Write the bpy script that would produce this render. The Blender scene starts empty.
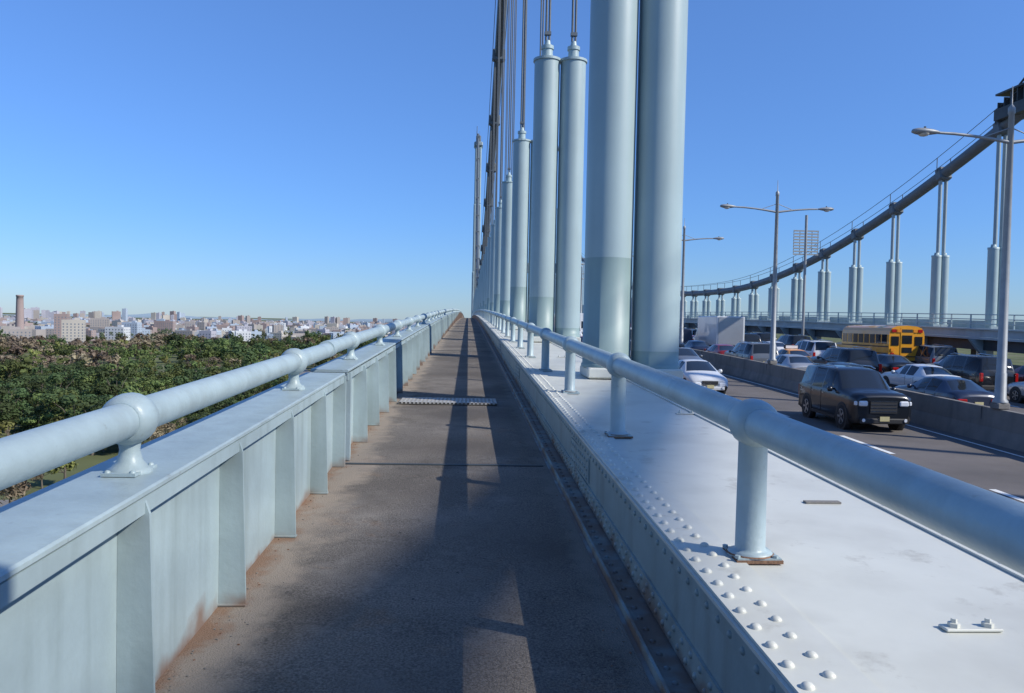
import bpy, math, random
from mathutils import Vector, Matrix
random.seed(7)
R=random.random
U=random.uniform
sc=bpy.context.scene
sc.view_settings.view_transform='Standard'
try: sc.view_settings.look='None'
except Exception: pass
sc.view_settings.exposure=0

# ------------------------------------------------------------ materials
def nt(m): return m.node_tree.nodes, m.node_tree.links
def mat(name,col,rough=.5,metal=0.,var=.12,scale=2.,bump=0.,bscale=60.,spot=None,streak=None,spec=.5,objrand=0.,rust_h=None,transl=0.):
    m=bpy.data.materials.new(name); m.use_nodes=True
    n,l=nt(m); b=n['Principled BSDF']
    b.inputs['Roughness'].default_value=rough; b.inputs['Metallic'].default_value=metal
    b.inputs['Specular IOR Level'].default_value=spec
    tc=n.new('ShaderNodeTexCoord')
    nz=n.new('ShaderNodeTexNoise'); nz.inputs['Scale'].default_value=scale; nz.inputs['Detail'].default_value=7; nz.inputs['Roughness'].default_value=.62
    l.new(tc.outputs['Object'],nz.inputs['Vector'])
    rp=n.new('ShaderNodeValToRGB')
    rp.color_ramp.elements[0].position=.3; rp.color_ramp.elements[1].position=.7
    lo=[max(0,c*(1-var)) for c in col]; hi=[min(1,c*(1+var)) for c in col]
    rp.color_ramp.elements[0].color=(*lo,1); rp.color_ramp.elements[1].color=(*hi,1)
    l.new(nz.outputs['Fac'],rp.inputs['Fac'])
    out=rp.outputs['Color']
    def mix(out,fac,c):
        mx=n.new('ShaderNodeMix'); mx.data_type='RGBA'
        l.new(fac,mx.inputs[0]); l.new(out,mx.inputs[6]); mx.inputs[7].default_value=(*c,1)
        return mx.outputs[2]
    def ramp(src,a,bb,v=1.):
        r=n.new('ShaderNodeMapRange'); r.inputs['From Min'].default_value=a; r.inputs['From Max'].default_value=bb
        r.inputs['To Min'].default_value=0; r.inputs['To Max'].default_value=v; r.clamp=True
        l.new(src,r.inputs['Value']); return r.outputs['Result']
    if streak:
        mp=n.new('ShaderNodeMapping'); mp.inputs['Scale'].default_value=(streak[2],streak[2],streak[2]*.12)
        l.new(tc.outputs['Object'],mp.inputs['Vector'])
        s=n.new('ShaderNodeTexNoise'); s.inputs['Scale'].default_value=1; s.inputs['Detail'].default_value=5
        l.new(mp.outputs[0],s.inputs['Vector'])
        out=mix(out,ramp(s.outputs['Fac'],.5,.75,streak[1]),streak[0])
    if spot:
        s=n.new('ShaderNodeTexNoise'); s.inputs['Scale'].default_value=spot[2]; s.inputs['Detail'].default_value=8; s.inputs['Roughness'].default_value=.7
        l.new(tc.outputs['Object'],s.inputs['Vector'])
        out=mix(out,ramp(s.outputs['Fac'],spot[1],spot[1]+.08,spot[3]),spot[0])
    if rust_h:
        sx=n.new('ShaderNodeSeparateXYZ'); l.new(tc.outputs['Object'],sx.inputs[0])
        a=n.new('ShaderNodeMath'); a.operation='MULTIPLY'; l.new(sx.outputs['Y'],a.inputs[0]); a.inputs[1].default_value=-.0255
        h=n.new('ShaderNodeMath'); h.operation='ADD'; l.new(sx.outputs['Z'],h.inputs[0]); l.new(a.outputs[0],h.inputs[1])
        s=n.new('ShaderNodeTexNoise'); s.inputs['Scale'].default_value=3.2; s.inputs['Detail'].default_value=8
        l.new(tc.outputs['Object'],s.inputs['Vector'])
        q=n.new('ShaderNodeMath'); q.operation='MULTIPLY_ADD'; l.new(s.outputs['Fac'],q.inputs[0]); q.inputs[1].default_value=-.46; l.new(h.outputs[0],q.inputs[2])
        r=ramp(q.outputs[0],-.15,-.25,.8)
        out=mix(out,r,(.20,.105,.06))
    if objrand:
        oi=n.new('ShaderNodeObjectInfo'); hs=n.new('ShaderNodeHueSaturation')
        v=n.new('ShaderNodeMapRange'); v.inputs['To Min'].default_value=1-objrand; v.inputs['To Max'].default_value=1+objrand
        l.new(oi.outputs['Random'],v.inputs['Value']); l.new(v.outputs[0],hs.inputs['Value'])
        h2=n.new('ShaderNodeMapRange'); h2.inputs['To Min'].default_value=.465; h2.inputs['To Max'].default_value=.515
        l.new(oi.outputs['Random'],h2.inputs['Value']); l.new(h2.outputs[0],hs.inputs['Hue'])
        l.new(out,hs.inputs['Color']); out=hs.outputs['Color']
    l.new(out,b.inputs['Base Color'])
    if bump:
        bz=n.new('ShaderNodeTexNoise'); bz.inputs['Scale'].default_value=bscale; bz.inputs['Detail'].default_value=4
        l.new(tc.outputs['Object'],bz.inputs['Vector'])
        bp=n.new('ShaderNodeBump'); bp.inputs['Strength'].default_value=bump; bp.inputs['Distance'].default_value=.02
        l.new(bz.outputs['Fac'],bp.inputs['Height']); l.new(bp.outputs[0],b.inputs['Normal'])
    if transl:
        tb=n.new('ShaderNodeBsdfTranslucent'); l.new(out,tb.inputs['Color']); ms=n.new('ShaderNodeMixShader'); ms.inputs[0].default_value=transl
        l.new(b.outputs[0],ms.inputs[1]); l.new(tb.outputs[0],ms.inputs[2]); l.new(ms.outputs[0],n['Material Output'].inputs['Surface'])
    return m
M_rail=mat('rail_paint',(.345,.425,.435),.42,var=.12,scale=4,bump=.10,bscale=40,spot=((.19,.20,.18),.62,14,.55),streak=((.27,.32,.32),.5,9))
M_par=mat('parapet_paint',(.335,.415,.425),.5,var=.14,scale=1.6,bump=.08,bscale=30,streak=((.21,.26,.25),.6,6),spot=((.25,.15,.09),.70,7,.6),rust_h=1)
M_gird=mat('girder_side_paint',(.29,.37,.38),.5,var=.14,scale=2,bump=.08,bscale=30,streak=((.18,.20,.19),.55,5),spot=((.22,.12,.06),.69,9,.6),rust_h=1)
M_white=mat('sunlit_plate_paint',(.60,.60,.53),.48,var=.09,scale=.9,bump=.05,bscale=12,spot=((.37,.35,.29),.575,2.6,.5),streak=((.46,.45,.39),.6,2))  # same bridge paint, lightened: sunlit brightness is put into this colour
M_sleeve=mat('sleeve_paint',(.335,.425,.43),.42,var=.06,scale=.8,bump=.03,bscale=20,streak=((.26,.33,.33),.55,3))
M_sleeve2=mat('sleeve_repaint',(.235,.32,.31),.48,var=.06,scale=1,streak=((.20,.26,.245),.4,3))
M_cable=mat('cable_paint',(.11,.13,.145),.55,var=.15,scale=2)
M_rope=mat('wire_rope',(.10,.115,.125),.5,var=.2,scale=20)
M_rust=mat('rust',(.20,.11,.065),.85,var=.4,scale=18,bump=.3)
M_floor=mat('walkway_asphalt',(.180,.158,.136),.9,var=.42,scale=1.1,bump=.6,bscale=120,spot=((.225,.15,.10),.58,1.7,.5),spec=.25)
def tweak_floor(m):
    n,l=nt(m); b=n['Principled BSDF']; src=b.inputs['Base Color'].links[0].from_socket
    tc=[x for x in n if x.type=='TEX_COORD'][0]
    def noise(sc_,det=3,ro=.6):
        f=n.new('ShaderNodeTexNoise'); f.inputs['Scale'].default_value=sc_; f.inputs['Detail'].default_value=det; f.inputs['Roughness'].default_value=ro
        l.new(tc.outputs['Object'],f.inputs['Vector']); return f.outputs['Fac']
    def mr(s,a,bb,c,d):
        r=n.new('ShaderNodeMapRange'); r.inputs['From Min'].default_value=a; r.inputs['From Max'].default_value=bb; r.inputs['To Min'].default_value=c; r.inputs['To Max'].default_value=d; r.clamp=True
        l.new(s,r.inputs['Value']); return r.outputs[0]
    def mx(fac,a,c):
        m2=n.new('ShaderNodeMix'); m2.data_type='RGBA'; l.new(fac,m2.inputs[0]); l.new(a,m2.inputs[6]); m2.inputs[7].default_value=(*c,1); return m2.outputs[2]
    v=n.new('ShaderNodeVectorMath'); v.operation='SCALE'; l.new(src,v.inputs[0]); l.new(mr(noise(85),.35,.68,.6,1.5),v.inputs['Scale'])
    o=mx(mr(noise(2.1,8,.7),.54,.66,0,.55),v.outputs[0],(.275,.25,.22))
    o=mx(mr(noise(9,9,.75),.64,.68,0,.8),o,(.33,.30,.27))
    o=mx(mr(noise(.55,6,.6),.48,.60,0,.7),o,(.088,.076,.066))
    o=mx(mr(noise(22,2,.5),.72,.75,0,.85),o,(.05,.045,.04))
    sx=n.new('ShaderNodeSeparateXYZ'); l.new(tc.outputs['Object'],sx.inputs[0])
    def edge(ns,k,a,c2,s,col,o):
        q=n.new('ShaderNodeMath'); q.operation='MULTIPLY_ADD'; l.new(ns,q.inputs[0]); q.inputs[1].default_value=k; l.new(sx.outputs['X'],q.inputs[2])
        return mx(mr(q.outputs[0],a,c2,0,s),o,col)
    o=edge(noise(2.4,7,.65),-.9,-1.30,-1.50,.85,(.32,.265,.21),o)
    o=edge(noise(4.1,7,.65),-.6,-1.42,-1.55,.7,(.23,.12,.065),o)
    o=edge(noise(3.,7,.65),.5,.90,1.03,.7,(.24,.22,.19),o)
    l.new(o,b.inputs['Base Color'])
tweak_floor(M_floor)
M_road=mat('road_asphalt',(.145,.130,.120),.85,var=.2,scale=.35,bump=.3,bscale=60,streak=((.09,.085,.08),.55,.5),spec=.3)
M_mark=mat('road_paint',(.72,.72,.68),.7,var=.15,scale=5,spot=((.35,.35,.32),.64,12,.6))
M_conc=mat('concrete',(.20,.185,.165),.85,var=.18,scale=1.2,bump=.2,streak=((.11,.10,.09),.6,2))
M_dark=mat('dark_steel',(.05,.06,.065),.6,var=.3,scale=1)
M_bandp=mat('side_girder_paint',(.31,.38,.40),.5,var=.12,scale=.8,streak=((.2,.24,.25),.5,1.5))
M_grate=mat('galvanised_grate',(.42,.41,.39),.5,.1,var=.2,scale=8)
M_alu=mat('lamp_aluminium',(.30,.31,.31),.5,.2,var=.12,scale=3)
M_lens=mat('lamp_lens',(.62,.58,.5),.2,var=.05)
M_ground=mat('ground_soil_grass',(.12,.135,.062),.95,var=.4,scale=.012,spot=((.21,.18,.12),.54,.02,.8),spec=.1)
M_water=mat('river_water',(.06,.07,.07),.15,var=.2,scale=.02,bump=.4,bscale=.3)
M_street=mat('street_asphalt',(.20,.19,.175),.9,var=.15,scale=.1)
M_bark=mat('bark',(.13,.11,.085),.9,var=.3,scale=4)
def leafm(name,c,t=.25):
    return mat(name,c,.7,var=.40,scale=.35,objrand=.42,spec=.15,transl=t)
M_leaf=[leafm('leaf_green',(.125,.165,.055)),leafm('leaf_dark',(.070,.105,.042)),leafm('leaf_olive',(.24,.195,.13)),leafm('leaf_yellow',(.21,.225,.075))]
M_leafh=[leafm('leaf_haze_green',(.15,.185,.11)),leafm('leaf_haze_olive',(.22,.205,.155))]  # far foliage paler and greyer: distance haze mixed into the leaf colour

# ------------------------------------------------------------ mesh builder
class MB:
    def __init__(s): s.v=[]; s.f=[]; s.m=[]; s.sm=[]; s.mats=[]
    def mi(s,mt):
        if mt not in s.mats: s.mats.append(mt)
        return s.mats.index(mt)
    def add(s,vs,fs,mt,smooth=False,M=None):
        o=len(s.v)
        if M is not None: vs=[M@Vector(p) for p in vs]
        s.v.extend([tuple(p) for p in vs]); k=s.mi(mt)
        for f in fs: s.f.append(tuple(i+o for i in f)); s.m.append(k); s.sm.append(smooth)
    def box(s,c,d,mt,M=None,ch=0):
        x,y,z=c; a,b,e=d[0]/2,d[1]/2,d[2]/2
        if ch<=0:
            vs=[(x+i*a,y+j*b,z+k*e) for i in(-1,1) for j in(-1,1) for k in(-1,1)]
            fs=[(0,1,3,2),(4,6,7,5),(0,4,5,1),(2,3,7,6),(0,2,6,4),(1,5,7,3)]
            s.add(vs,fs,mt,False,M)
        else:
            def ring(ins,zz): 
                A=a-ins;B=b-ins;q=ch
                return [(x-A+q,y-B,zz),(x+A-q,y-B,zz),(x+A,y-B+q,zz),(x+A,y+B-q,zz),(x+A-q,y+B,zz),(x-A+q,y+B,zz),(x-A,y+B-q,zz),(x-A,y-B+q,zz)]
            vs=ring(ch,z-e)+ring(0,z-e+ch)+ring(0,z+e-ch)+ring(ch,z+e)
            fs=[tuple(range(7,-1,-1)),tuple(range(24,32))]
            for r in range(3):
                for i in range(8): fs.append((r*8+i,r*8+(i+1)%8,r*8+8+(i+1)%8,r*8+8+i))
            s.add(vs,fs,mt,False,M)
    def lathe(s,p,ax,prof,mt,n=16,smooth=True,M=None,sz=1.):
        ax=Vector(ax).normalized(); t=Vector((0,0,1)) if abs(ax.z)<.9 else Vector((1,0,0))
        u=ax.cross(t).normalized(); w=ax.cross(u); p=Vector(p); vs=[];fs=[]
        for (h,r) in prof:
            for i in range(n):
                a=2*math.pi*i/n; vs.append(p+ax*h+u*(math.cos(a)*r)+w*(math.sin(a)*r*sz))
        for k in range(len(prof)-1):
            for i in range(n):
                j=(i+1)%n; fs.append((k*n+i,k*n+j,(k+1)*n+j,(k+1)*n+i))
        s.add(vs,fs,mt,smooth,M)
        for k,rev in((0,True),(len(prof)-1,False)):
            if prof[k][1]>1e-3:
                ring=vs[k*n:(k+1)*n]; 
                if rev: ring=ring[::-1]
                s.add(ring,[tuple(range(n))],mt,False,M)
    def cyl(s,p0,p1,r,mt,n=12,r1=None,M=None):
        d=Vector(p1)-Vector(p0); s.lathe(p0,d,[(0,r),(d.length,r if r1 is None else r1)],mt,n,True,M)
    def tube(s,pts,r,mt,n=16,M=None,caps=True):
        pts=[Vector(p) for p in pts]; vs=[];fs=[]
        for i,p in enumerate(pts):
            d=(pts[min(i+1,len(pts)-1)]-pts[max(i-1,0)]).normalized()
            t=Vector((0,0,1)) if abs(d.z)<.95 else Vector((1,0,0))
            u=d.cross(t).normalized(); w=u.cross(d)
            rr=r[i] if isinstance(r,(list,tuple)) else r
            for k in range(n):
                a=2*math.pi*k/n; vs.append(p+u*math.cos(a)*rr+w*math.sin(a)*rr)
        for i in range(len(pts)-1):
            for k in range(n):
                j=(k+1)%n; fs.append((i*n+k,(i+1)*n+k,(i+1)*n+j,i*n+j))
        s.add(vs,fs,mt,True,M)
        if caps:
            s.add(vs[:n],[tuple(range(n))],mt,False,M); s.add(vs[-n:],[tuple(range(n-1,-1,-1))],mt,False,M)
    def sweep(s,prof,ys,mt,zf,closed=True):
        n=len(prof); vs=[];fs=[]
        for y in ys:
            for (x,z) in prof: vs.append((x,y,z+zf(y)))
        for i in range(len(ys)-1):
            for k in range(n if closed else n-1):
                j=(k+1)%n; fs.append((i*n+k,i*n+j,(i+1)*n+j,(i+1)*n+k))
        if closed: fs.append(tuple(range(n-1,-1,-1))); fs.append(tuple((len(ys)-1)*n+k for k in range(n)))
        s.add(vs,fs,mt,False)
    def rivet(s,p,ax,r,mt,n=8):
        s.lathe(p,ax,[(0,r),(r*.35,r*.93),(r*.62,r*.68),(r*.78,r*.3),(r*.8,0.0001)],mt,n,True)
    def obj(s,name,parent=None,loc=None,fix=True):
        me=bpy.data.meshes.new(name); me.from_pydata(s.v,[],s.f)
        for m in s.mats: me.materials.append(m)
        me.polygons.foreach_set('material_index',s.m); me.polygons.foreach_set('use_smooth',s.sm)
        if fix and len(s.f)<200000:
            import bmesh
            bm=bmesh.new(); bm.from_mesh(me); bmesh.ops.recalc_face_normals(bm,faces=bm.faces); bm.to_mesh(me); bm.free()
        me.update()
        o=bpy.data.objects.new(name,me); sc.collection.objects.link(o)
        if parent: o.parent=parent
        if loc: o.location=loc
        return o
def empty(name,loc=(0,0,0)):
    e=bpy.data.objects.new(name,None); sc.collection.objects.link(e); e.location=loc; return e
def boxs(x0,x1,z0,z1): return [(x0,z0),(x1,z0),(x1,z1),(x0,z1)]
def P(y): return .026*y-(7.7e-5*y*y if y>0 else 0)
def frange(a,b,st):
    o=[];x=a
    while x<b-1e-6: o.append(x); x+=st
    o.append(b); return o
YS=frange(-14,60,2)+frange(64,420,6)
YN=frange(-14,7.72,1.5)

# ------------------------------------------------------------ walkway
b=MB(); b.sweep(boxs(-1.26,.80,-.12,0),YS,M_floor,P); walk=b.obj('walkway')
b=MB()
for y in(7.75,26.,50.):
    b.box((-.23,y,P(y)+.004),(1.98,.05,.012),M_dark)
b.obj('expansion_joint',walk)
b=MB()
y0=12.6
b.box((-.28,y0,P(y0)+.006),(1.50,.75,.006),M_conc)
for i in range(25): b.box((-.28+(-.73+i*.0608),y0,P(y0)+.020),(.03,.75,.02),M_grate)
for j in range(6): b.box((-.28,y0-.36+j*.144,P(y0)+.021),(1.50,.03,.026),M_grate)
b.obj('drain_grate')
b=MB(); rs=random.Random(5)
for i in range(420):
    left=rs.random()<.6; y=2.2+rs.random()**1.5*16
    x=(-1.22+abs(rs.gauss(0,.10))) if left else (.78-abs(rs.gauss(0,.06))); s=rs.uniform(.002,.0075)
    Mx=Matrix.Translation((x,y,P(y)+s*.3))@Matrix.Rotation(rs.uniform(0,6.28),4,'Z')
    b.box((0,0,0),(s*1.6,s,s*.6),rs.choice([M_conc,M_rust,M_conc]),M=Mx)
b.obj('grit',walk)

# ------------------------------------------------------------ left parapet
par=empty('steel_parapet')
b=MB()
YP=frange(-14,7.66,2); YQ=frange(7.86,60,2)+frange(64,420,6)
for ys in(YP,YQ):
    b.sweep(boxs(-1.27,-1.255,-.25,.855),ys,M_par,P)
b.obj('panel',par)
b=MB()
for k,ys in enumerate((YP,YQ)):
    dz=.0 if k==0 else .012
    b.sweep([(-1.52,.862+dz),(-1.165,.862+dz),(-1.155,.868+dz),(-1.155,.882+dz),(-1.165,.888+dz),(-1.52,.888+dz)],ys,M_rail,P)
    b.sweep(boxs(-1.169,-1.157,.80,.861),ys,M_par,P)
    b.sweep(boxs(-1.51,-1.498,.78,.861),ys,M_par,P)
b.obj('top_plate',par)
b=MB(); y=-9.05
while y<150:
    z=P(y)
    if abs(y-7.8)>.3:
        w=.125 if y<7.5 else .15
        x0=-1.254
        vs=[];
        for yy in(y,y+.016):
            vs+=[(x0,yy,z+.004),(x0+w+.012,yy,z+.004),(x0+w-.012,yy,z+.80),(x0+w-.03,yy,z+.853),(x0,yy,z+.853)]
        b.add(vs,[(4,3,2,1,0),(5,6,7,8,9)]+[(i,(i+1)%5,5+(i+1)%5,5+i) for i in range(5)],M_par)
        b.box((x0+.007,y+.06,z+.43),(.012,.085,.845),M_par)
        if y<20:
            for h in(.1,.27,.44,.61,.78): b.rivet((x0+.014,y+.065,z+h),(1,0,0),.013,M_par,6)
        b.box((x0+w*.5,y+.01,z+.008),(w+.03,.05,.008),M_par)
    y+=1.2
z=P(7.8); b.box((-1.20,7.62,z+.43),(.12,.05,.86),M_par); b.box((-1.20,7.92,z+.44),(.13,.07,.86),M_par)
b.obj('stiffener',par)

def collar(b,x,y,z,r,L=.085,mt=M_rail):
    sl=.026-2*7.7e-5*max(y,0)
    b.lathe((x,y,z),(0,1,sl),[(-L,r*1.03),(-L*.92,r*1.22),(-L*.55,r*1.40),(-L*.1,r*1.46),(L*.3,r*1.44),(L*.7,r*1.30),(L*.92,r*1.16),(L,r*1.03)],mt,24)
b=MB(); RL=.071; xl=-1.335
b.tube([(xl,y,P(y)+1.1) for y in frange(-13,7.7,1.5)],RL,M_rail,28)
b.tube([(xl,y,P(y)+1.115) for y in frange(7.78,60,1.5)+frange(66,420,6)],RL,M_rail,24)
y=3.25-9
while y<200:
    z=P(y)+.888+(.013 if y>7.8 else 0); n=20 if y<25 else 8
    b.lathe((xl,y,z-.003),(0,0,1),[(0,.085),(.016,.085),(.022,.070),(.05,.048),(.09,.038),(.125,.043),(.16,.06)],M_rail,n)
    b.box((xl,y,z+.006),(.13,.22,.012),M_rail)
    collar(b,xl,y,P(y)+(1.1 if y<7.8 else 1.115),RL)
    if y<20:
        for i in(-1,1):
            for j in(-1,1): b.rivet((xl+i*.048,y+j*.09,z+.012),(0,0,1),.013,M_rail,6)
    y+=3.0
b.lathe((xl,7.74,P(7.74)+1.108),(0,1,.025),[(-.09,RL*1.15),(.09,RL*1.15)],M_rail,20)
b.obj('handrail')

b=MB(); xr=1.24
b.tube([(xr,y,P(y)+1.1) for y in frange(-13,60,1.5)+frange(66,420,6)],RL+.002,M_rail,28)
y=3.38-9.3
while y<200:
    z=P(y)+.512; n=20 if y<25 else 8
    b.lathe((xr,y,z+.012),(0,0,1),[(0,.095),(.018,.095),(.024,.074),(.036,.064),(.49,.061),(.52,.072),(.56,.076)],M_rail,n)
    b.box((xr+.01,y,z+.009),(.20,.20,.014),M_rust if y<9 else M_rail)
    b.box((xr+.01,y,z+.019),(.19,.19,.008),M_rail)
    b.lathe((xr,y,z+.023),(0,0,1),[(0,.102),(.005,.098)],M_rust,n)
    collar(b,xr,y,P(y)+1.1,RL,.09)
    if y<20:
        for i in(-1,1):
            for j in(-1,1): b.lathe((xr+i*.082,y+j*.082,z+.022),(0,0,1),[(0,.012),(.012,.012)],M_rail,6,False)
    y+=3.1
b.obj('handrail')

# ------------------------------------------------------------ box girder
gir=empty('box_girder'); XE=2.93
b=MB()
b.sweep(boxs(1.0,1.018,-.3,.494),YS,M_gird,P)
b.sweep(boxs(.985,.999,.36,.494),YS,M_gird,P)
b.sweep(boxs(.985,.999,.0,.13),YS,M_gird,P)
b.sweep(boxs(.802,.999,-.030,-.012),YS,M_gird,P)
b.sweep(boxs(.83,.845,-.011,.035),YS,M_gird,P)
b.sweep(boxs(2.83,2.85,-2.6,.494),YS,M_gird,P)
b.obj('side_plate',gir)
b=MB()
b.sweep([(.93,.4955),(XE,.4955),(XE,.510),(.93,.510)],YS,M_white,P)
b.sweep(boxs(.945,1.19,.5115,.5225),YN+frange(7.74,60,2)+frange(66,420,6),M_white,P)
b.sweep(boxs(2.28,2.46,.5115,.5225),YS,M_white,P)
b.obj('top_plate',gir)
b=MB()
y=1.6; rs=random.Random(9)
while y<46:
    z=P(y); n=10 if y<7 else 6; r=.021
    j=lambda: rs.uniform(-.004,.004)
    b.rivet((.985+j(),y+.03+j(),z+.522),(0,0,1),r,M_white,n); b.rivet((1.08+j(),y+.1+j(),z+.522),(0,0,1),r,M_white,n)
    b.rivet((2.33+j(),y+j(),z+.522),(0,0,1),r,M_white,n)
    if y<25: b.rivet((2.41+j(),y+.07+j(),z+.522),(0,0,1),r,M_white,n)
    for h in(.395,.455): b.rivet((.985,y+(.07 if h>.42 else 0),z+h),(-1,0,0),.016,M_gird,n)
    for h in(.04,.10): b.rivet((.985,y+(.07 if h>.06 else 0),z+h),(-1,0,0),.016,M_gird,n)
    b.rivet((.91,y+.04,z-.012),(0,0,1),.016,M_gird,n)
    y+=.14 if y<25 else .28
for ys in(6.9,15.7,24.5):
    b.box((.993,ys,P(ys)+.245),(.012,1.1,.215),M_gird)
    for i in range(9):
        for j in range(3): b.rivet((.987,ys-.48+i*.12,P(ys)+.175+j*.07),(-1,0,0),.016,M_gird,8)
b.obj('rivets',gir)
b=MB()
for (x,y) in((1.74,2.62),(2.2,7.9),(1.9,16)):
    z=P(y)+.511
    b.box((x,y,z+.006),(.20,.055,.010),M_white,ch=.003)
    for i in(-.06,.06): b.lathe((x+i,y,z+.011),(0,0,1),[(0,.02),(.014,.02),(.015,.011),(.028,.010)],M_white,6,False)
b.box((2.0,4.35,P(4.35)+.516),(.20,.045,.010),M_conc)
b.obj('clamp',gir)

# ------------------------------------------------------------ suspenders (near plane)
def zc(y):
    c=.00167 if y<176 else .004
    return 9.5+c*(y-176)**2
for i in range(30):
    y=11.8+10.6*(i-2)
    if y>292: break
    if i==1: y=-.2
    b=MB(); z=P(y)+.512; n=40 if y<30 else 16
    top=min(8.55+P(y)*.6,zc(y)-1.2)
    for k,x in enumerate((2.06,2.79)):
        r=.352
        b.box((x,y,z+.08),(.66,.85,.15),M_white,ch=.02)
        if k==1: b.box((3.0,y,z-.16),(.25,.6,.30),M_gird)
        split=1.6 if (k==0 and i%2==0) else (1.1 if k==0 else .25)
        b.lathe((x,y,z+.155),(0,0,1),[(0,r*1.05),(.05,r*1.05),(.055,r),(split,r)],M_sleeve2,n)
        b.lathe((x,y,z+.155),(0,0,1),[(split,r*1.001),(top-z-.155,r*1.001)],M_sleeve,n)
        b.lathe((x,y,top),(0,0,1),[(-.04,r*1.01),(-.035,r*1.10),(.03,r*1.10),(.035,.155),(.30,.145),(.305,.175),(.40,.175),(.405,.10),(.55,.07)],M_sleeve,n,False)
        for dx in(-.045,.045):
            b.cyl((x+dx,y,top+.45),(x+dx,y,zc(y)),.032,M_rope,8)
        b.box((x,y,top+.75),(.18,.12,.09),M_cable)
    b.obj('bridge_suspender')
b=MB()
b.tube([(2.4,y,zc(y)) for y in frange(-20,300,5)],.42,M_cable,16)
for s in(-.55,.55):
    b.tube([(2.4+s,y,zc(y)+1.2) for y in frange(-20,300,5)],.03,M_rope,6)
for i in range(34):
    y=11.8+10.6*(i-3)
    if y<295: b.box((2.4,y,zc(y)),(1.2,.9,1.1),M_cable,ch=.12)
b.obj('suspension_cable')

# ------------------------------------------------------------ tower
tw=empty('bridge_tower')
yt=300
for x in(2.6,34.):
    b=MB()
    for k,(z0,z1,w) in enumerate(((-40,0,4.2),(0,20,3.0),(20,45,2.7),(45,66,2.4))):
        b.box((x,yt,(z0+z1)/2),(w,6-k*.5,z1-z0),M_sleeve,ch=.25)
        b.box((x-w*.32,yt-3.02+k*.25,(z0+z1)/2),(.25,.12,z1-z0-1),M_bandp)
        b.box((x+w*.32,yt-3.02+k*.25,(z0+z1)/2),(.25,.12,z1-z0-1),M_bandp)
    b.box((x,yt,67),(3.2,6,1.6),M_bandp,ch=.3)
    b.box((x,yt,69),(1.8,5,2.6),M_cable,ch=.4)
    b.cyl((x-.6,yt,70),(x-.6,yt,74),.12,M_cable,6)
    b.obj('leg',tw)
b=MB()
for z in(22,-8): b.box((18.3,yt,z),(29.5,3,3.5),M_sleeve)
b.obj('strut',tw)
# ------------------------------------------------------------ roadway
ZR=-2.4; XB=16.4
b=MB(); b.sweep(boxs(2.86,33.4,ZR-.5,ZR),YS,M_road,P); road=b.obj('roadway')
b=MB()
def strip(x0,x1,ya,yb,dz=.008):
    ys=frange(ya,yb,2); vs=[];fs=[]
    for i,y in enumerate(ys): vs+=[(x0,y,ZR+dz+P(y)),(x1,y,ZR+dz+P(y))]
    for i in range(len(ys)-1): fs.append((2*i,2*i+1,2*i+3,2*i+2))
    b.add(vs,fs,M_mark)
for x in(7.9,11.85):
    y=14.3
    while y<260: strip(x,x+.17,y,y+3.1); y+=7.35
for x in(20.1,23.7,27.3):
    y=11.
    while y<260: strip(x,x+.13,y,y+3.1); y+=7.35
for x in(4.2,15.5,17.2,31.4): strip(x,x+.1,-10,300)
b.obj('road_marking',fix=False)
b=MB()
b.sweep([(XB+a,ZR+z) for a,z in((-.28,0),(.28,0),(.22,.18),(.13,.45),(.1,1.06),(-.1,1.06),(-.13,.45),(-.22,.18))],YS,M_conc,P)
for y in frange(0,150,6.1): b.box((XB,y,P(y)+ZR+.55),(.24,.03,1.03),M_dark)
b.obj('median_barrier')

# ------------------------------------------------------------ street lamps
def lamp(x,y,h=9.1,base=ZR+1.06):
    z=P(y)+base; b=MB()
    b.box((x,y,z+.1),(.4,.4,.2),M_conc,ch=.03)
    b.lathe((x,y,z+.2),(0,0,1),[(0,.22),(.05,.22),(.12,.165),(.9,.155),(.92,.14),(h-.3,.08),(h-.28,.10),(h-.1,.10),(h,.02),(h+.55,.012)],M_alu,12)
    zt=z+h-.95
    for s in(-1,1):
        p=[(x+s*t*2.35,y,zt+.22*math.sin(t*math.pi*.5)) for t in(0,.15,.3,.5,.75,1)]
        b.tube(p,[.06,.055,.05,.045,.045,.04],M_alu,8)
        b.tube([(x,y,zt+.45),(x+s*.8,y,zt+.16)],.018,M_alu,6)
        hx=x+s*2.25; hz=zt+.23
        b.lathe((hx,y,hz),(s,0,.02),[(0,.05),(.08,.09),(.25,.14),(.5,.18),(.68,.16),(.82,.10),(.86,.01)],M_alu,14,sz=.6)
        b.lathe((hx+s*.48,y,hz-.06),(0,0,-1),[(0,.16),(.03,.15),(.06,.11),(.085,.01)],M_lens,12)
        b.cyl((hx+s*.45,y,hz+.07),(hx+s*.45,y,hz+.16),.035,M_dark,8)
    b.obj('street_lamp')
for y in(23.7,42.2,60.7,79.2,97.7,116,135,4.5,-13): lamp(XB,y)

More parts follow.
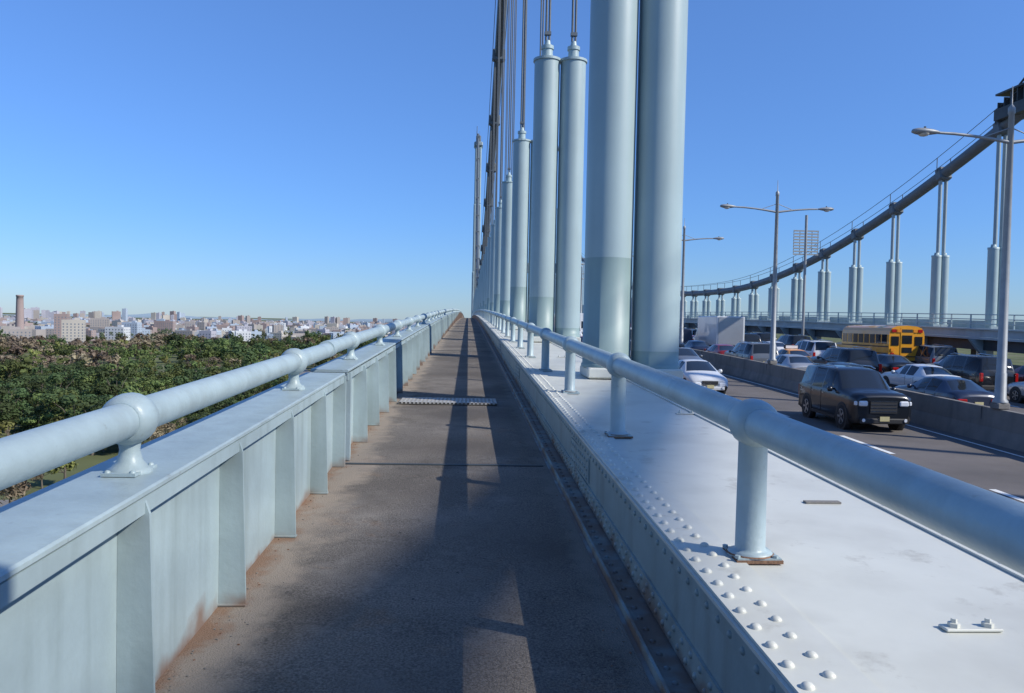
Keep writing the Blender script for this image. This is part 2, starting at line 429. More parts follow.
# ------------------------------------------------------------ far side girder, suspenders, cable
X2=34.
def zc2(y):
    if y<45: return 16.38-.2*(y-45)  # out-of-view run, sloped so the cable's shadow falls across the walkway
    return 6.3+.0028*(y-105)**2 if y<105 else 6.3+.0008*(y-105)**2
sg=empty('side_girder')
b=MB()
b.sweep(boxs(32.9,33.0,.15,.62),YS,M_bandp,P); b.sweep(boxs(32.75,35.2,.0,.14),YS,M_bandp,P)
b.sweep(boxs(32.7,33.1,.63,.72),YS,M_rail,P)
b.sweep(boxs(35.2,35.3,.15,1.2),YS,M_bandp,P)
b.sweep(boxs(33.3,34.9,-.7,-.01),YS,M_dark,P)
for h in(1.0,1.3,1.6): b.tube([(33.,y,P(y)+h) for y in YS],.035,M_rail,6)
y=-10.
while y<200:
    b.box((33.,y,P(y)+1.15),(.07,.07,.9),M_rail); y+=2.1
b.obj('deck_edge',sg)
b=MB(); y=56.4-6.3*11
while y<300:
    b.box((33.6,y,P(y)-1.2),(.5,.7,2.4),M_bandp); 
    vs=[(32.4,y-.12,P(y)-.01),(33.4,y-.12,P(y)-.01),(33.4,y-.12,P(y)-1.2),(32.4,y+.12,P(y)-.01),(33.4,y+.12,P(y)-.01),(33.4,y+.12,P(y)-1.2)]
    b.add(vs,[(0,1,2),(5,4,3),(0,3,4,1),(1,4,5,2),(2,5,3,0)],M_bandp)
    b.box((35.0,y+3.15,P(y)-1.2),(.4,.6,2.4),M_dark)
    y+=6.3
b.sweep(boxs(33.45,33.6,ZR-.4,ZR+.95),YS,M_conc,P)
b.sweep(boxs(33.41,36,ZR-.5,ZR-.02),YS,M_conc,P)
b.obj('column',sg)
y=56.4-6.3*9
while y<295:
    b=MB(); z=P(y)+.15; top=min(7.,zc2(y)-1.2)
    for x in(33.82,34.40):
        b.box((x,y,z+.35),(.54,.7,.7),M_bandp)
        b.lathe((x,y,z+.7),(0,0,1),[(0,.33),(top-z-.7,.33)],M_sleeve,14)
        b.lathe((x,y,top-.1),(0,0,1),[(0,.335),(.15,.36),(.16,.18),(.35,.15)],M_sleeve,14)
        xx=34.11+(x-34.11)*.72
        b.cyl((xx,y,top+.1),(xx,y,zc2(y)),.13,M_bandp,8)
    b.obj('bridge_suspender'); y+=6.3
b=MB()
b.tube([(34.1,y,zc2(y)) for y in frange(-30,300,3)],.38,M_cable,14)
for s in(-.5,.5): b.tube([(34.1+s,y,zc2(y)+1.15) for y in frange(-30,300,3)],.022,M_rope,6)
y=56.4-6.3*9
while y<295:
    sl=Matrix.Translation((34.1,y,zc2(y)))@Matrix.Rotation(math.atan((zc2(y+1)-zc2(y-1))/2),4,'X')
    b.box((0,0,0),(.9,.7,.95),M_cable,M=sl,ch=.1)
    for s in(-.5,.5): b.cyl((34.1+s,y,zc2(y)+.2),(34.1+s,y,zc2(y)+1.15),.03,M_rope,6)
    y+=6.3
yc=48.2; zc_=zc2(yc)
for k in range(6):
    yy=yc-1.5+k*.6; b.box((34.1,yy,zc2(yy)+.75),(1.3,.07,1.2),M_dark)
b.box((34.1,yc,zc_+1.4),(1.4,3.4,.12),M_dark); b.box((34.1,yc,zc_+.1),(1.5,3.4,.7),M_dark)
b.cyl((34.1,yc+1,zc_+1.4),(34.1,yc-1.6,zc_+3.0),.07,M_dark,6); b.cyl((34.1,yc-1.2,zc_+1.2),(34.1,yc-1.6,zc_+3.0),.07,M_dark,6)
b.obj('suspension_cable')

# highway sign seen from behind
b=MB(); sy=70.; sx=29.9; zz=P(sy)
b.cyl((sx,sy,zz+ZR),(sx,sy,zz+10.2),.12,M_alu,10)
M_sgn=mat('sign_back',(.30,.31,.30),.5,.2)
for i in range(5): b.box((sx-1.1+i*.55,sy,9.2),(.05,.05,2.2),M_sgn)
for i in range(9): b.box((sx,sy-.05,8.15+i*.26),(2.3,.03,.13),M_sgn)
b.obj('highway_sign')

# ------------------------------------------------------------ vehicles
def cp(name,c,metal=.15): 
    m=mat(name,c,.28,metal,var=.05,scale=1); 
    m.node_tree.nodes['Principled BSDF'].inputs['Coat Weight'].default_value=.6; return m
CP={'black':cp('car_black',(.012,.014,.018)),'white':cp('car_white',(.62,.63,.63),0),'grey':cp('car_grey',(.14,.15,.16)),'silver':cp('car_silver',(.38,.39,.40),.4),
 'blue':cp('car_navy',(.02,.03,.06)),'red':cp('car_red',(.25,.02,.015)),'taxi':cp('car_taxi',(.75,.30,.02),0),'bus':cp('bus_yellow',(.72,.32,.02),0)}
M_glass=mat('car_glass',(.018,.022,.026),.06,var=.02); M_tyre=mat('tyre',(.018,.018,.018),.85); M_rim=mat('rim',(.42,.43,.44),.3,.8)
M_trim=mat('black_trim',(.02,.02,.021),.6); M_chrome=mat('chrome',(.6,.61,.62),.15,1.)
M_hl=mat('headlight_glass',(.72,.74,.76),.1,var=.1,scale=9); M_tl=mat('tail_light',(.38,.012,.01),.2); M_plate=mat('licence_plate',(.55,.48,.25),.5); M_amb=mat('amber_light',(.7,.25,.02),.3)
SED=dict(L=4.7,st=[(-2.35,.38,.62,.66,.70,.62),(-2.25,.24,.72,.78,.86,.76),(-1.9,.2,.80,.88,.90,.80),(-.98,.18,.92,1.0,.91,.80),(-.25,.18,.94,1.40,.91,.60),(.28,.18,.95,1.44,.91,.61),(.35,.18,.95,1.44,.91,.61),(1.0,.18,.96,1.39,.91,.59),(1.12,.18,.96,1.36,.91,.58),(1.75,.2,.98,1.05,.90,.76),(2.2,.25,.96,1.03,.87,.76),(2.35,.38,.8,.85,.76,.66)],ws=(3,4),rw=(8,9),win=[(4,5),(6,7)],wr=.33,wy=(-1.45,1.4),h=1.45)
SUV=dict(L=5.1,st=[(-2.55,.40,1.02,1.08,.86,.78),(-2.47,.28,1.10,1.17,.97,.86),(-2.1,.27,1.12,1.22,.99,.88),(-1.15,.27,1.16,1.26,1.0,.88),(-.55,.27,1.17,1.80,1.0,.76),(.2,.27,1.18,1.86,1.0,.77),(.29,.27,1.18,1.86,1.0,.77),(1.15,.27,1.18,1.86,1.0,.77),(1.24,.27,1.18,1.86,1.0,.77),(2.25,.27,1.2,1.82,1.0,.76),(2.45,.3,1.17,1.25,.98,.84),(2.55,.4,.9,.96,.9,.8)],ws=(3,4),rw=(9,10),win=[(4,5),(6,7),(8,9)],wr=.40,wy=(-1.6,1.55),h=1.87)
VAN=dict(L=5.6,st=[(-2.8,.4,.85,.9,.86,.76),(-2.7,.28,1.0,1.08,.96,.85),(-2.0,.27,1.15,1.25,1.0,.88),(-1.2,.27,1.25,2.15,1.0,.82),(-.5,.27,1.25,2.3,1.0,.84),(-.4,.27,1.25,2.3,1.0,.84),(2.68,.27,1.25,2.3,1.0,.84),(2.8,.35,1.2,2.2,.97,.82)],ws=(2,3),rw=(90,91),win=[(3,4)],wr=.38,wy=(-1.8,1.7),h=2.3)
def car(name,spec,paint,x,y,away=False,taxi=False,road=None,rz=None,full=True):
    b=MB(); st=spec['st']; L=spec['L']/2
    rings=[]
    for (yy,zb,zbt,zt,w,wt) in st:
        half=[(0,zb),(w-.06,zb),(w,zb+.14),(w+.012,(zb+zbt)*.55),(w,zbt-.05),(w-.025,zbt),(wt,zt-.03),(wt-.07,zt+.01),(wt*.5,zt+.035),(0,zt+.045)]
        rings.append([(px,yy,pz) for px,pz in half])
    ns=len(rings[0])
    for s in(1,-1):
        for i in range(len(st)-1):
            for k in range(ns-1):
                mt=paint
                if k==5 and (i,i+1) in spec['win']: mt=M_glass
                if k>=7 and ((i,i+1)==spec['ws'] or (i,i+1)==spec['rw']): mt=M_glass
                if k==0 or (k==1): mt=M_trim
                a,bb,c,d=[(s*p[0],p[1],p[2]) for p in(rings[i][k],rings[i][k+1],rings[i+1][k+1],rings[i+1][k])]
                b.add([a,bb,c,d],[(0,1,2,3)],mt,True)
    for idx in(0,-1):
        rg=rings[idx]; full_r=[p for p in rg]+[(-p[0],p[1],p[2]) for p in rg[-2:0:-1]]
        b.add(full_r,[tuple(range(len(full_r)))],paint)
    w=st[4][4]; wr=spec['wr']
    for s in(-1,1):
        for yy in spec['wy']:
            b.lathe((s*(w-.20),yy,wr),(s,0,0),[(0,wr+.08),(.215,wr+.08),(.22,wr+.05)],M_trim,20)
            b.lathe((s*(w-.19),yy,wr),(s,0,0),[(0,wr),(.19,wr),(.215,wr-.04),(.218,wr*.66)],M_tyre,20)
            b.lathe((s*(w-.18),yy,wr),(s,0,0),[(.20,wr*.66),(.213,wr*.6),(.19,wr*.52)],M_rim,16)
            for a in range(5):
                A=a*2*math.pi/5; c=Vector((s*(w+.02),yy+math.cos(A)*wr*.32,wr+math.sin(A)*wr*.32))
                Mx=Matrix.Translation(c)@Matrix.Rotation(A,4,'X'); b.box((0,0,0),(.03,wr*.62,wr*.16),M_rim,M=Mx)
        for wi in spec['win']:
            y1=st[wi[1]][0]+.04; b.box((s*(w+.008),y1,(.35+st[4][2])/2),(.012,.012,st[4][2]-.45),M_trim)
            b.box((s*(w+.02),y1-.2,st[4][2]-.14),(.03,.17,.03),paint if spec is SED else M_chrome)
        b.box((s*(w+.01),(spec['wy'][0]+spec['wy'][1])/2,.33),(.03,spec['wy'][1]-spec['wy'][0]-2*wr-.2,.10),M_trim)
        ya=st[4][0]-.28 if spec is not VAN else st[3][0]-.3
        b.lathe((s*(w-.05),ya,st[4][2]+.06),(s,-.1,0),[(0,.03),(.10,.035),(.12,.09),(.24,.09),(.27,.03)],paint,8)
    zf=st[0][2]; yf=st[0][0]; wf=st[0][4]
    b.box((0,yf-.012,(zf+st[0][1])/2+.1),(wf*1.05,.04,(zf-st[0][1])*.62),M_trim)
    for k in range(4): b.box((0,yf-.036,(zf+st[0][1])/2-.03+k*(zf-st[0][1])*.17),(wf*1.0,.012,.022),M_chrome)
    b.box((0,yf-.03,st[0][1]-.03),(wf*1.9,.16,.17),paint if spec is SED else M_trim,ch=.03)
    b.box((0,yf-.125,st[0][1]+.05),(.32,.012,.15),M_plate)
    for s in(-1,1):
        b.box((s*wf*.80,yf-.0,zf-.10),(.30,.10,.17),M_hl,ch=.03)
        b.box((s*(wf+.05),yf+.09,zf-.10),(.12,.16,.15),M_hl,ch=.03)
        b.lathe((s*wf*.82,yf-.12,st[0][1]-.0),(0,-1,0),[(0,.06),(.02,.05)],M_hl,10)
    yr=st[-1][0]; zr=st[-1][2]; wr_=st[-1][4]
    b.box((0,yr+.03,st[-1][1]+.02),(wr_*2.05,.16,.22),paint if spec is SED else M_trim,ch=.03)
    b.box((0,yr+.02,zr-.18),(.33,.03,.16),M_plate)
    for s in(-1,1):
        if spec is SED: b.box((s*wr_*.84,yr-.01,zr-.07),(.36,.10,.15),M_tl,ch=.02)
        else: b.box((s*(wr_-.02),yr-.03,zr+.02),(.16,.12,.42),M_tl,ch=.02)
    if spec is SUV:
        for s in(-1,1): b.tube([(s*.68,st[4][0]+.2,1.88),(s*.68,0,1.95),(s*.68,1.9,1.90)],.022,M_chrome,6)
    if taxi:
        b.box((0,.05,spec['h']+.14),(.9,.28,.26),M_trim,ch=.04); b.box((0,.05,spec['h']+.14),(.8,.30,.18),M_hl)
    o=b.obj(name)
    import bmesh
    bm=bmesh.new(); bm.from_mesh(o.data); bmesh.ops.remove_doubles(bm,verts=bm.verts,dist=.0006); bmesh.ops.recalc_face_normals(bm,faces=bm.faces); bm.to_mesh(o.data); bm.free()
    zz=P(y)+ZR+.004 if road is None else road
    o.location=(x,y,zz); sl=math.atan(.026-1.54e-4*y) if road is None else 0
    o.rotation_euler=(sl if not away else -sl,0,(math.pi if away else 0) if rz is None else rz)
    return o
def school_bus(x,y):
    b=MB(); Y=CP['bus']; w=1.2
    prof=[(-w,.55),(w,.55),(w,2.45),(w-.05,2.7),(w-.2,2.9),(w-.5,3.02),(0,3.08),(-w+.5,3.02),(-w+.2,2.9),(-w+.05,2.7),(-w,2.45)]
    F=-1.6
    b.sweep(prof,[F,F+.1,4.9,5.1],Y,lambda y:0)
    b.box((0,F-.85,1.15),(2.0,1.7,1.2),Y,ch=.15); b.box((0,F-1.72,1.1),(1.3,.04,.8),M_trim); b.box((0,F-1.76,.6),(2.3,.16,.3),M_trim)
    for s in(-1,1):
        for i in range(8): b.box((s*(w+.004),F+.5+i*.8,2.15),(.02,.64,.62),M_glass)
        for zz in(.75,1.2,1.65): b.box((s*(w+.012),1.75,zz),(.03,6.5,.07),M_trim)
        b.box((s*.9,5.13,2.72),(.28,.05,.2),M_tl); b.box((s*.55,5.13,2.72),(.28,.05,.2),M_amb)
        b.box((s*.98,5.13,1.15),(.22,.05,.22),M_tl); b.box((s*.98,5.13,1.45),(.2,.05,.2),M_amb)
        b.box((s*.9,F-.03,2.72),(.28,.05,.2),M_tl)
        b.box((s*.80,5.12,2.05),(.5,.03,.6),M_glass)
        for yy in(F-.8,3.): b.lathe((s*(w-.25),yy,.48),(s,0,0),[(0,.48),(.22,.48),(.26,.42),(.26,.3),(.2,.2)],M_tyre,18); b.lathe((s*(w-.03),yy,.48),(s,0,0),[(0,.28),(.03,.2)],M_rim,12)
    b.box((0,5.115,1.9),(.86,.03,2.),Y); b.box((0,5.14,2.15),(.66,.03,.55),M_glass); b.box((0,5.14,1.45),(.66,.03,.35),M_glass)
    b.box((0,5.2,.62),(2.4,.2,.28),M_trim); b.box((0,F-.03,2.1),(2.,.03,.8),M_glass)
    b.box((0,5.15,1.02),(2.3,.03,.06),M_trim); b.box((0,5.13,2.72),(.7,.03,.2),M_trim)
    o=b.obj('school_bus'); o.location=(x,y,P(y)+ZR+.004); o.rotation_euler=(0,0,math.pi); 
    return o
def box_truck(x,y,away=False,col='white'):
    b=MB(); W=CP['white']; C=CP[col]
    b.box((0,1.2,2.15),(2.4,5.6,2.5),W,ch=.05); b.box((0,1.2,.75),(1.,6.,.3),M_trim)
    st=[(-3.6,.5,1.3,1.4,.95,.9),(-3.5,.45,1.4,1.5,1.05,1.0),(-2.7,.45,1.6,1.7,1.08,1.0),(-2.3,.45,1.6,2.5,1.08,.95),(-1.7,.45,1.6,2.6,1.08,.95)]
    for i in range(4):
        a,c=st[i],st[i+1]
        def q(s): w,t=s[4],s[5]; return [(-w,s[0],s[1]),(w,s[0],s[1]),(w,s[0],s[2]),(t,s[0],s[3]),(-t,s[0],s[3]),(-w,s[0],s[2])]
        A=q(a)+q(c)
        for k in range(6):
            mt=C
            if i==2 and k==3: mt=M_glass
            if i==3 and k in(2,4): mt=M_glass
            b.add([A[k],A[(k+1)%6],A[6+(k+1)%6],A[6+k]],[(0,1,2,3)],mt)
        if i==0: b.add(A[:6],[(5,4,3,2,1,0)],C)
    b.box((0,-3.63,1.0),(1.5,.05,.5),M_trim)
    for s in(-1,1):
        b.box((s*.8,-3.65,.95),(.28,.06,.2),M_hl); b.box((s*1.3,-2.5,1.9),(.12,.1,.4),M_trim)
        b.box((s*1.,4.03,.85),(.2,.05,.2),M_tl)
        for yy in(-2.7,2.6): b.lathe((s*.85,yy,.45),(s,0,0),[(0,.45),(.25,.45),(.28,.4),(.25,.2)],M_tyre,16)
    b.box((0,4.02,2.15),(2.1,.04,2.3),CP['silver']); b.box((0,4.1,.6),(2.3,.15,.15),M_trim); b.box((0,-3.68,.5),(2.1,.15,.25),M_trim)
    o=b.obj('box_truck'); o.location=(x,y,P(y)+ZR+.004); o.rotation_euler=(0,0,math.pi if away else 0)
o=car('suv',SUV,CP['black'],13.65,27.7); o.scale=(1,.88,1.04)
car('sedan',SED,CP['white'],11.0,38.0)
car('sedan',SED,CP['grey'],13.6,50)
car('suv',SUV,CP['white'],9.9,57)
car('van',VAN,CP['white'],13.5,68)
car('sedan',SED,CP['blue'],13.4,59)
car('sedan',SED,CP['red'],9.8,68)
car('suv',SUV,CP['grey'],10.,50)
box_truck(9.8,79); car('sedan',SED,CP['silver'],13.5,78); box_truck(13.4,92); car('suv',SUV,CP['black'],6.3,80)
for i in range(16): car(*random.choice([('sedan',SED),('suv',SUV),('van',VAN)]),CP[random.choice(['white','grey','black','silver','blue'])],(6.2,9.8,13.5)[i%3],94+i*4+(6 if i%3==2 else 0))
car('sedan',SED,CP['blue'],19.0,31.,True)
car('sedan',SED,CP['white'],22.3,38.3,True)
car('suv',SUV,CP['black'],21.9,45.5,True)
car('suv',SUV,CP['black'],25.8,40.,True)
car('sedan',SED,CP['white'],29.1,46,True)
car('sedan',SED,CP['red'],29.2,39.5,True)
car('sedan',SED,CP['black'],25.5,47.5,True)
car('suv',SUV,CP['grey'],30.6,52,True)
car('sedan',SED,CP['silver'],25.8,33.5,True)
car('suv',SUV,CP['blue'],29.4,33.,True)
school_bus(29.0,56.5)
car('taxi',SED,CP['taxi'],21.4,52.,True,taxi=True)
car('suv',SUV,CP['white'],25.,57.,True)
car('sedan',SED,CP['black'],18.4,38.5,True)
car('sedan',SED,CP['silver'],18.5,45.,True)
car('suv',SUV,CP['grey'],18.4,51.,True)
car('sedan',SED,CP['red'],18.5,57.5,True)
car('sedan',SED,CP['blue'],22.,60,True)
box_truck(22,70,True)
cols=['white','grey','black','silver','blue','black','red','white']
for lx in(18.5,21.9,25.5,29.1):
    y=64+U(0,3)+(14 if lx==21.9 else 0)+(0 if lx<28 else 5)
    while y<185:
        k=random.choice(['s','s','u','u','v'])
        nm,sp={'s':('sedan',SED),'u':('suv',SUV),'v':('van',VAN)}[k]
        car(nm,sp,CP[random.choice(cols)],lx+U(-.3,.3),y,True); y+=U(6.0,8.0)

# ------------------------------------------------------------ terrain, river, street
GZ=-35.
b=MB(); n=48; vs=[(0,0,GZ)]; rad=[60,200,600,2000,6000,22000]
for r in rad:
    for i in range(n): a=2*math.pi*i/n; vs.append((r*math.cos(a),r*math.sin(a),GZ))
fs=[(0,1+i,1+(i+1)%n) for i in range(n)]
for k in range(len(rad)-1):
    for i in range(n): fs.append((1+k*n+i,1+(k+1)*n+i,1+(k+1)*n+(i+1)%n,1+k*n+(i+1)%n))
b.add(vs,fs,M_ground); b.obj('ground',fix=False)
b=MB(); b.add([(-300,-300,GZ+.05),(400,-300,GZ+.05),(400,40,GZ+.05),(-20,95,GZ+.05),(-75,126,GZ+.05),(-130,132,GZ+.05),(-300,118,GZ+.05)],[(0,1,2,3,4,5,6)],M_water); b.obj('river',fix=False)
b=MB()
def ribbon(pts,w,z,mt):
    vs=[];
    for i,p in enumerate(pts):
        a=Vector(pts[max(i-1,0)]);c=Vector(pts[min(i+1,len(pts)-1)]); d=(c-a).normalized(); nn=Vector((-d.y,d.x))*w/2; p=Vector(p)
        vs+= [(p.x+nn.x,p.y+nn.y,z),(p.x-nn.x,p.y-nn.y,z)]
    b.add(vs,[(2*i,2*i+1,2*i+3,2*i+2) for i in range(len(pts)-1)],mt)
spts=[(-300,128),(-180,138),(-120,146),(-80,156),(-45,184),(-30,230),(-40,330),(-90,480),(-160,700)]
ribbon(spts,11,GZ+.06,M_street); b.obj('street',fix=False)
b=MB(); ribbon([(p[0],p[1]-8) for p in spts[:5]],2.2,GZ+.16,M_conc); b.obj('pavement',fix=False)
for i in range(12):
    car('parked_car',SED,CP[random.choice(cols)],-172+i*7.2,142.5+i*.95,road=GZ+.07,rz=-math.pi/2+.13)

# trees
def tree_mesh(name,leafmat,h,cr,nleaf,ls,seed,bare=False):
    random.seed(seed); b=MB()
    b.tube([(0,0,0),(.1,.05,h*.25),(.0,.1,h*.5),(.15,0,h*.8)],[.32,.24,.16,.05],M_bark,6)
    lob=[]
    for i in range(12):
        a=U(0,6.28); rr=cr*U(.15,.80); z=h*U(.36,.94); lob.append((math.cos(a)*rr,math.sin(a)*rr,z,cr*U(.20,.38)))
        if i<10: b.tube([(0,0,h*U(.25,.45)),(math.cos(a)*rr*.5,math.sin(a)*rr*.5,z*.8),(math.cos(a)*rr,math.sin(a)*rr,z)],[.12,.08,.03],M_bark,4)
    vs=[];fs=[]
    for i in range(nleaf):
        L=random.choice(lob); 
        d=Vector((random.gauss(0,1),random.gauss(0,1),random.gauss(0,1)+.25)).normalized(); r=L[3]*(R()**.35)*U(.8,1.15)
        c=Vector((L[0],L[1],L[2]))+Vector((d.x*r,d.y*r,d.z*r*.85))
        nn=(d*1.3+Vector((U(-1,1),U(-1,1),U(-.2,1.3)))*.55).normalized(); t=nn.orthogonal().normalized(); t.rotate(Matrix.Rotation(U(0,6.28),3,nn)); w=nn.cross(t)
        s=ls*U(.6,1.3); o=len(vs)
        k=.12 if bare else .36
        vs+=[c+t*s*.5,c+w*s*k+nn*s*.08,c-t*s*.5,c-w*s*k-nn*s*.05]; fs.append((o,o+1,o+2,o+3))
    b.add(vs,fs,leafmat)
    me=b.obj(name,fix=False); d=me.data; bpy.data.objects.remove(me); return d
near=[tree_mesh('tree_a%d'%i,M_leaf[k],h,cr,1500 if k!=2 else 1900,.72 if k!=2 else .8,10+i,bare=(k==2)) for i,(k,h,cr) in enumerate([(0,12,6),(1,15,6),(2,12,6),(3,10,5),(0,16,7),(2,13,6.5)])]
far=[tree_mesh('tree_f%d'%i,M_leaf[k],h,cr,330,1.7,30+i) for i,(k,h,cr) in enumerate([(0,12,7.5),(1,15,7.5),(2,12,7),(3,10,6.5),(0,16,8.5),(2,13,7)])]
hz=[tree_mesh('tree_h%d'%i,M_leafh[k],h,cr,180,2.5,50+i) for i,(k,h,cr) in enumerate([(0,13,9),(0,15,10),(1,12,8)])]
random.seed(21)
tr=empty('distant_trees')
def on_street(x,y):
    for i in range(len(spts)-1):
        a=Vector(spts[i]);c=Vector(spts[i+1]);p=Vector((x,y)); t=max(0,min(1,(p-a).dot(c-a)/(c-a).length_squared))
        if (a+(c-a)*t-p).length<9: return True
    return False
def clearing(x,y):
    return ((x+88)/30)**2+((y-192)/17)**2<1 or ((x+180)/70)**2+((y-330)/22)**2<1 or ((x+70)/30)**2+((y-420)/40)**2<1 or ((x+260)/90)**2+((y-560)/34)**2<1 or ((x+150)/70)**2+((y-760)/34)**2<1
def patch(x,y): return math.sin(x*.017+1)+math.sin(y*.013-x*.008)+.6*math.sin(x*.05+y*.04)
def place(d,a,meshes,smin,smax):
    x=-d*math.sin(a); y=d*math.cos(a)
    if on_street(x,y) or clearing(x,y) or (y<130+abs(x)*.05) or x>-14: return
    if d<200 and x<-55 and R()<.35: return
    pt=patch(x,y)+U(-.4,.4)
    if d<400 and a>.34: pt+=.7
    if pt>.25: idx=random.choice([2,2,5,3,5])
    elif pt<-.7: idx=random.choice([1,0,1,4])
    else: idx=random.randrange(5)
    o=bpy.data.objects.new('tree',meshes[min(idx,len(meshes)-1) if len(meshes)>3 else idx%3]); sc.collection.objects.link(o); o.parent=tr
    s=U(smin,smax)*(1.0+.2*math.sin(x*.03+y*.02)); o.location=(x,y,GZ-.1); o.scale=(s*U(.95,1.25),s*U(.95,1.25),s*U(.7,1.1)); o.rotation_euler=(0,0,U(0,6.28))
for i in range(720): place(math.sqrt(U(148**2,430**2)),U(.02,.68),near,.45,1.05)
for i in range(1350): place(math.sqrt(U(400**2,1050**2)),U(.0,.64),far,.5,1.15)
for i in range(1150): place(U(1050,2700),U(.0,.64),hz,.4,.85)

# ------------------------------------------------------------ distant city
def bm_(n,c): return mat(n,c,.85,var=.12,scale=.02,spec=.2)
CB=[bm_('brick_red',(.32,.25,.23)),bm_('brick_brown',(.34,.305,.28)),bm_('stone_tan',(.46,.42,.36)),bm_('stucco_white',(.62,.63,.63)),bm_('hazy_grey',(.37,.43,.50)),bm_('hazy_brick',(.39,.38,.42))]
M_win=bm_('window_glass',(.17,.19,.22)); M_roof=bm_('roof_tar',(.29,.29,.30))
def bldg(b,x,y,w,d,h,mt,rz,win=True,fl=3.2):
    Mx=Matrix.Translation((x,y,GZ))@Matrix.Rotation(rz,4,'Z')
    b.box((0,0,h/2),(w,d,h),mt,M=Mx); b.box((0,0,h+.05),(w-.8,d-.8,.3),M_roof,M=Mx)
    for s in(-1,1): b.box((s*(w/2-.15),0,h+.45),(.3,d,.9),mt,M=Mx)
    for s in(-1,1): b.box((0,s*(d/2-.15),h+.45),(w-.62,.3,.9),mt,M=Mx)
    if h>12: b.box((w*.15,0,h+1.8),(w*.22,d*.3,3.2),mt,M=Mx)
    if win:
        nf=int(h/fl); nx=max(2,int(w/3.6)); nd=max(2,int(d/3.6))
        for f in range(nf):
            z=f*fl+fl*.58
            for i in range(nx): b.box((-w/2+(i+.5)*w/nx,-d/2,z),(1.3,.12,1.5),M_win,M=Mx)
            for s in(-1,1):
                for i in range(nd): b.box((s*(w/2),-d/2+(i+.5)*d/nd,z),(.12,1.3,1.5),M_win,M=Mx)
def pol(px,dist):
    a=math.atan((px-512)/800)+math.radians(3.15)
    return (dist*math.sin(a),dist*math.cos(a))
near_b=[(74,1000,22,16,28,2,'apartment_building'),(62,1150,15,13,34,0,'apartment_building'),(118,1050,22,16,20,3,'warehouse_building'),(132,1250,22,14,24,4,'apartment_building'),
 (208,1000,15,12,18,5,'apartment_building'),(243,1050,18,14,17,3,'apartment_building'),(8,1000,44,20,17,1,'warehouse_building'),(165,1600,34,14,24,0,'apartment_building'),(100,1600,30,16,27,1,'apartment_building'),(275,1500,22,14,19,3,'apartment_building'),(190,1500,16,13,25,1,'apartment_building')]
for (px,ds,w,d,h,ci,nm) in near_b:
    b=MB(); x,y=pol(px,ds); bldg(b,x,y,w,d,h,CB[ci],U(-.3,.5)); b.obj(nm)
b=MB(); x,y=pol(20,1100)
b.lathe((x,y,GZ),(0,0,1),[(0,5.4),(10,4.9),(50,3.8),(54,3.7),(54.2,4.1),(56.0,4.1),(56.1,3.4)],CB[0],20); b.box((x+9,y+4,GZ+8),(26,22,16),CB[1]); b.obj('brick_chimney')
b=MB()
for i in range(1900):
    d=U(1200,5400); a=U(-.02,.66); x=-d*math.sin(a); y=d*math.cos(a)
    h=U(6,14)+(U(0,12) if R()<.22 else 0)
    if d>2800 and .33<a<.53 and R()<.07: h=U(40,56)
    elif d>3000 and R()<.03: h=U(30,42)
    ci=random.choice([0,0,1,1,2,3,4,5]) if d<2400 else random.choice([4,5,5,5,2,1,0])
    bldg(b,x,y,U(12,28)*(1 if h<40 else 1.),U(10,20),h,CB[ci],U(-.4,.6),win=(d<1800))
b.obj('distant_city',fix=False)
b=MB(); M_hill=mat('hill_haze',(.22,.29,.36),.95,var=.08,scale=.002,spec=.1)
vs=[];fs=[];n=160
for i in range(n):
    a=-.9+1.9*i/n; d=9000; x=-d*math.sin(a); y=d*math.cos(a)
    h=22+14*math.sin(i*.31)+8*math.sin(i*.83+1)+5*math.sin(i*1.9); vs+=[(x,y,GZ-5),(x,y,GZ+max(6,h)),(x*1.1,y*1.1,GZ-5)]
for i in range(n-1):
    fs+=[(3*i,3*i+3,3*i+4,3*i+1),(3*i+1,3*i+4,3*i+5,3*i+2)]
b.add(vs,fs,M_hill,True); b.obj('hills',fix=False)

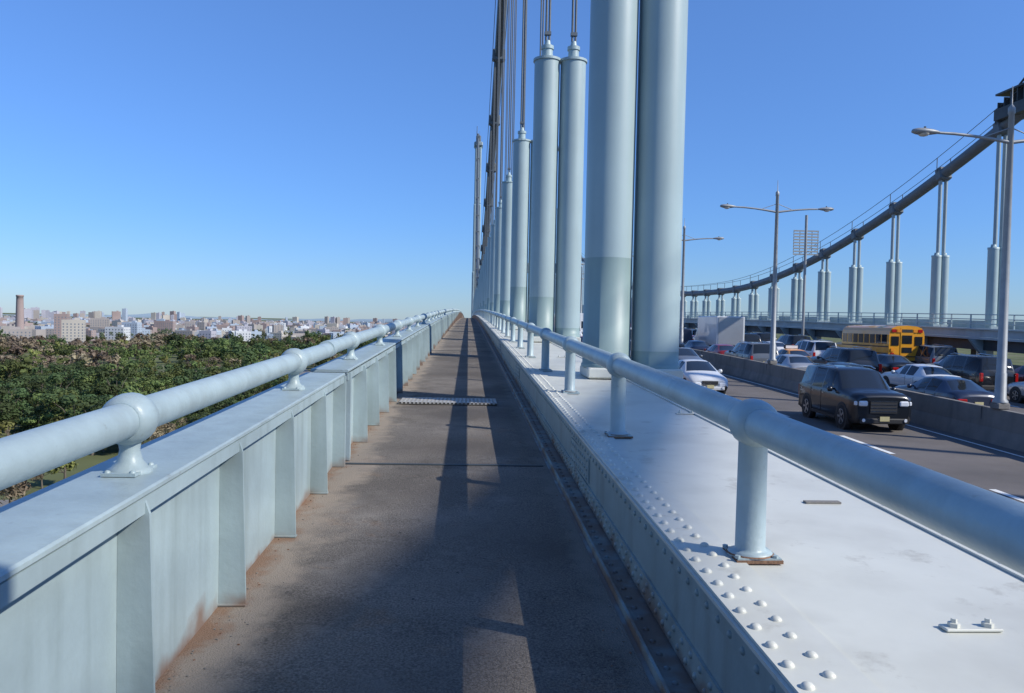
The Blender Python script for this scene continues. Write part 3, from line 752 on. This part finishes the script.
# ------------------------------------------------------------ light
sd=Vector((1.236,-.6,1.)).normalized()
sun=bpy.data.lights.new('sun','SUN'); sun.energy=5.0; sun.angle=math.radians(.53); sun.color=(1,.955,.87)
so=bpy.data.objects.new('sun',sun); sc.collection.objects.link(so); so.rotation_euler=sd.to_track_quat('Z','Y').to_euler()
w=bpy.data.worlds.new('World'); sc.world=w; w.use_nodes=True; n=w.node_tree.nodes; l=w.node_tree.links
sk=n.new('ShaderNodeTexSky'); sk.sky_type='NISHITA'; sk.sun_disc=False; sk.sun_elevation=math.asin(sd.z); sk.sun_rotation=math.atan2(sd.x,sd.y)
sk.altitude=0; sk.air_density=1.0; sk.dust_density=.1; sk.ozone_density=3.
tc=n.new('ShaderNodeTexCoord'); sx=n.new('ShaderNodeSeparateXYZ'); l.new(tc.outputs['Generated'],sx.inputs[0])
cr=n.new('ShaderNodeValToRGB'); l.new(sx.outputs['Z'],cr.inputs[0])
cr.color_ramp.elements[0].position=0; cr.color_ramp.elements[0].color=(.48,.66,1.06,1)
cr.color_ramp.elements[1].position=.40; cr.color_ramp.elements[1].color=(.78,1.08,1.55,1)
e=cr.color_ramp.elements.new(.12); e.color=(.52,.79,1.26,1)
mu=n.new('ShaderNodeMix'); mu.data_type='RGBA'; mu.blend_type='MULTIPLY'; mu.inputs[0].default_value=1
l.new(sk.outputs[0],mu.inputs[6]); l.new(cr.outputs[0],mu.inputs[7])
l.new(mu.outputs[2],n['Background'].inputs['Color']); n['Background'].inputs['Strength'].default_value=.12

# ------------------------------------------------------------ camera
cam=bpy.data.cameras.new('camera'); co=bpy.data.objects.new('camera',cam); sc.collection.objects.link(co); sc.camera=co
cam.sensor_width=36; cam.lens=800/1024*36; cam.clip_start=.05; cam.clip_end=40000
Mx=Matrix.Translation((0,0,1.6))@Matrix.Rotation(-math.radians(3.18),4,'Z')@Matrix.Rotation(math.radians(90-1.76),4,'X')@Matrix.Rotation(math.radians(1.2),4,'Z')
co.matrix_world=Mx
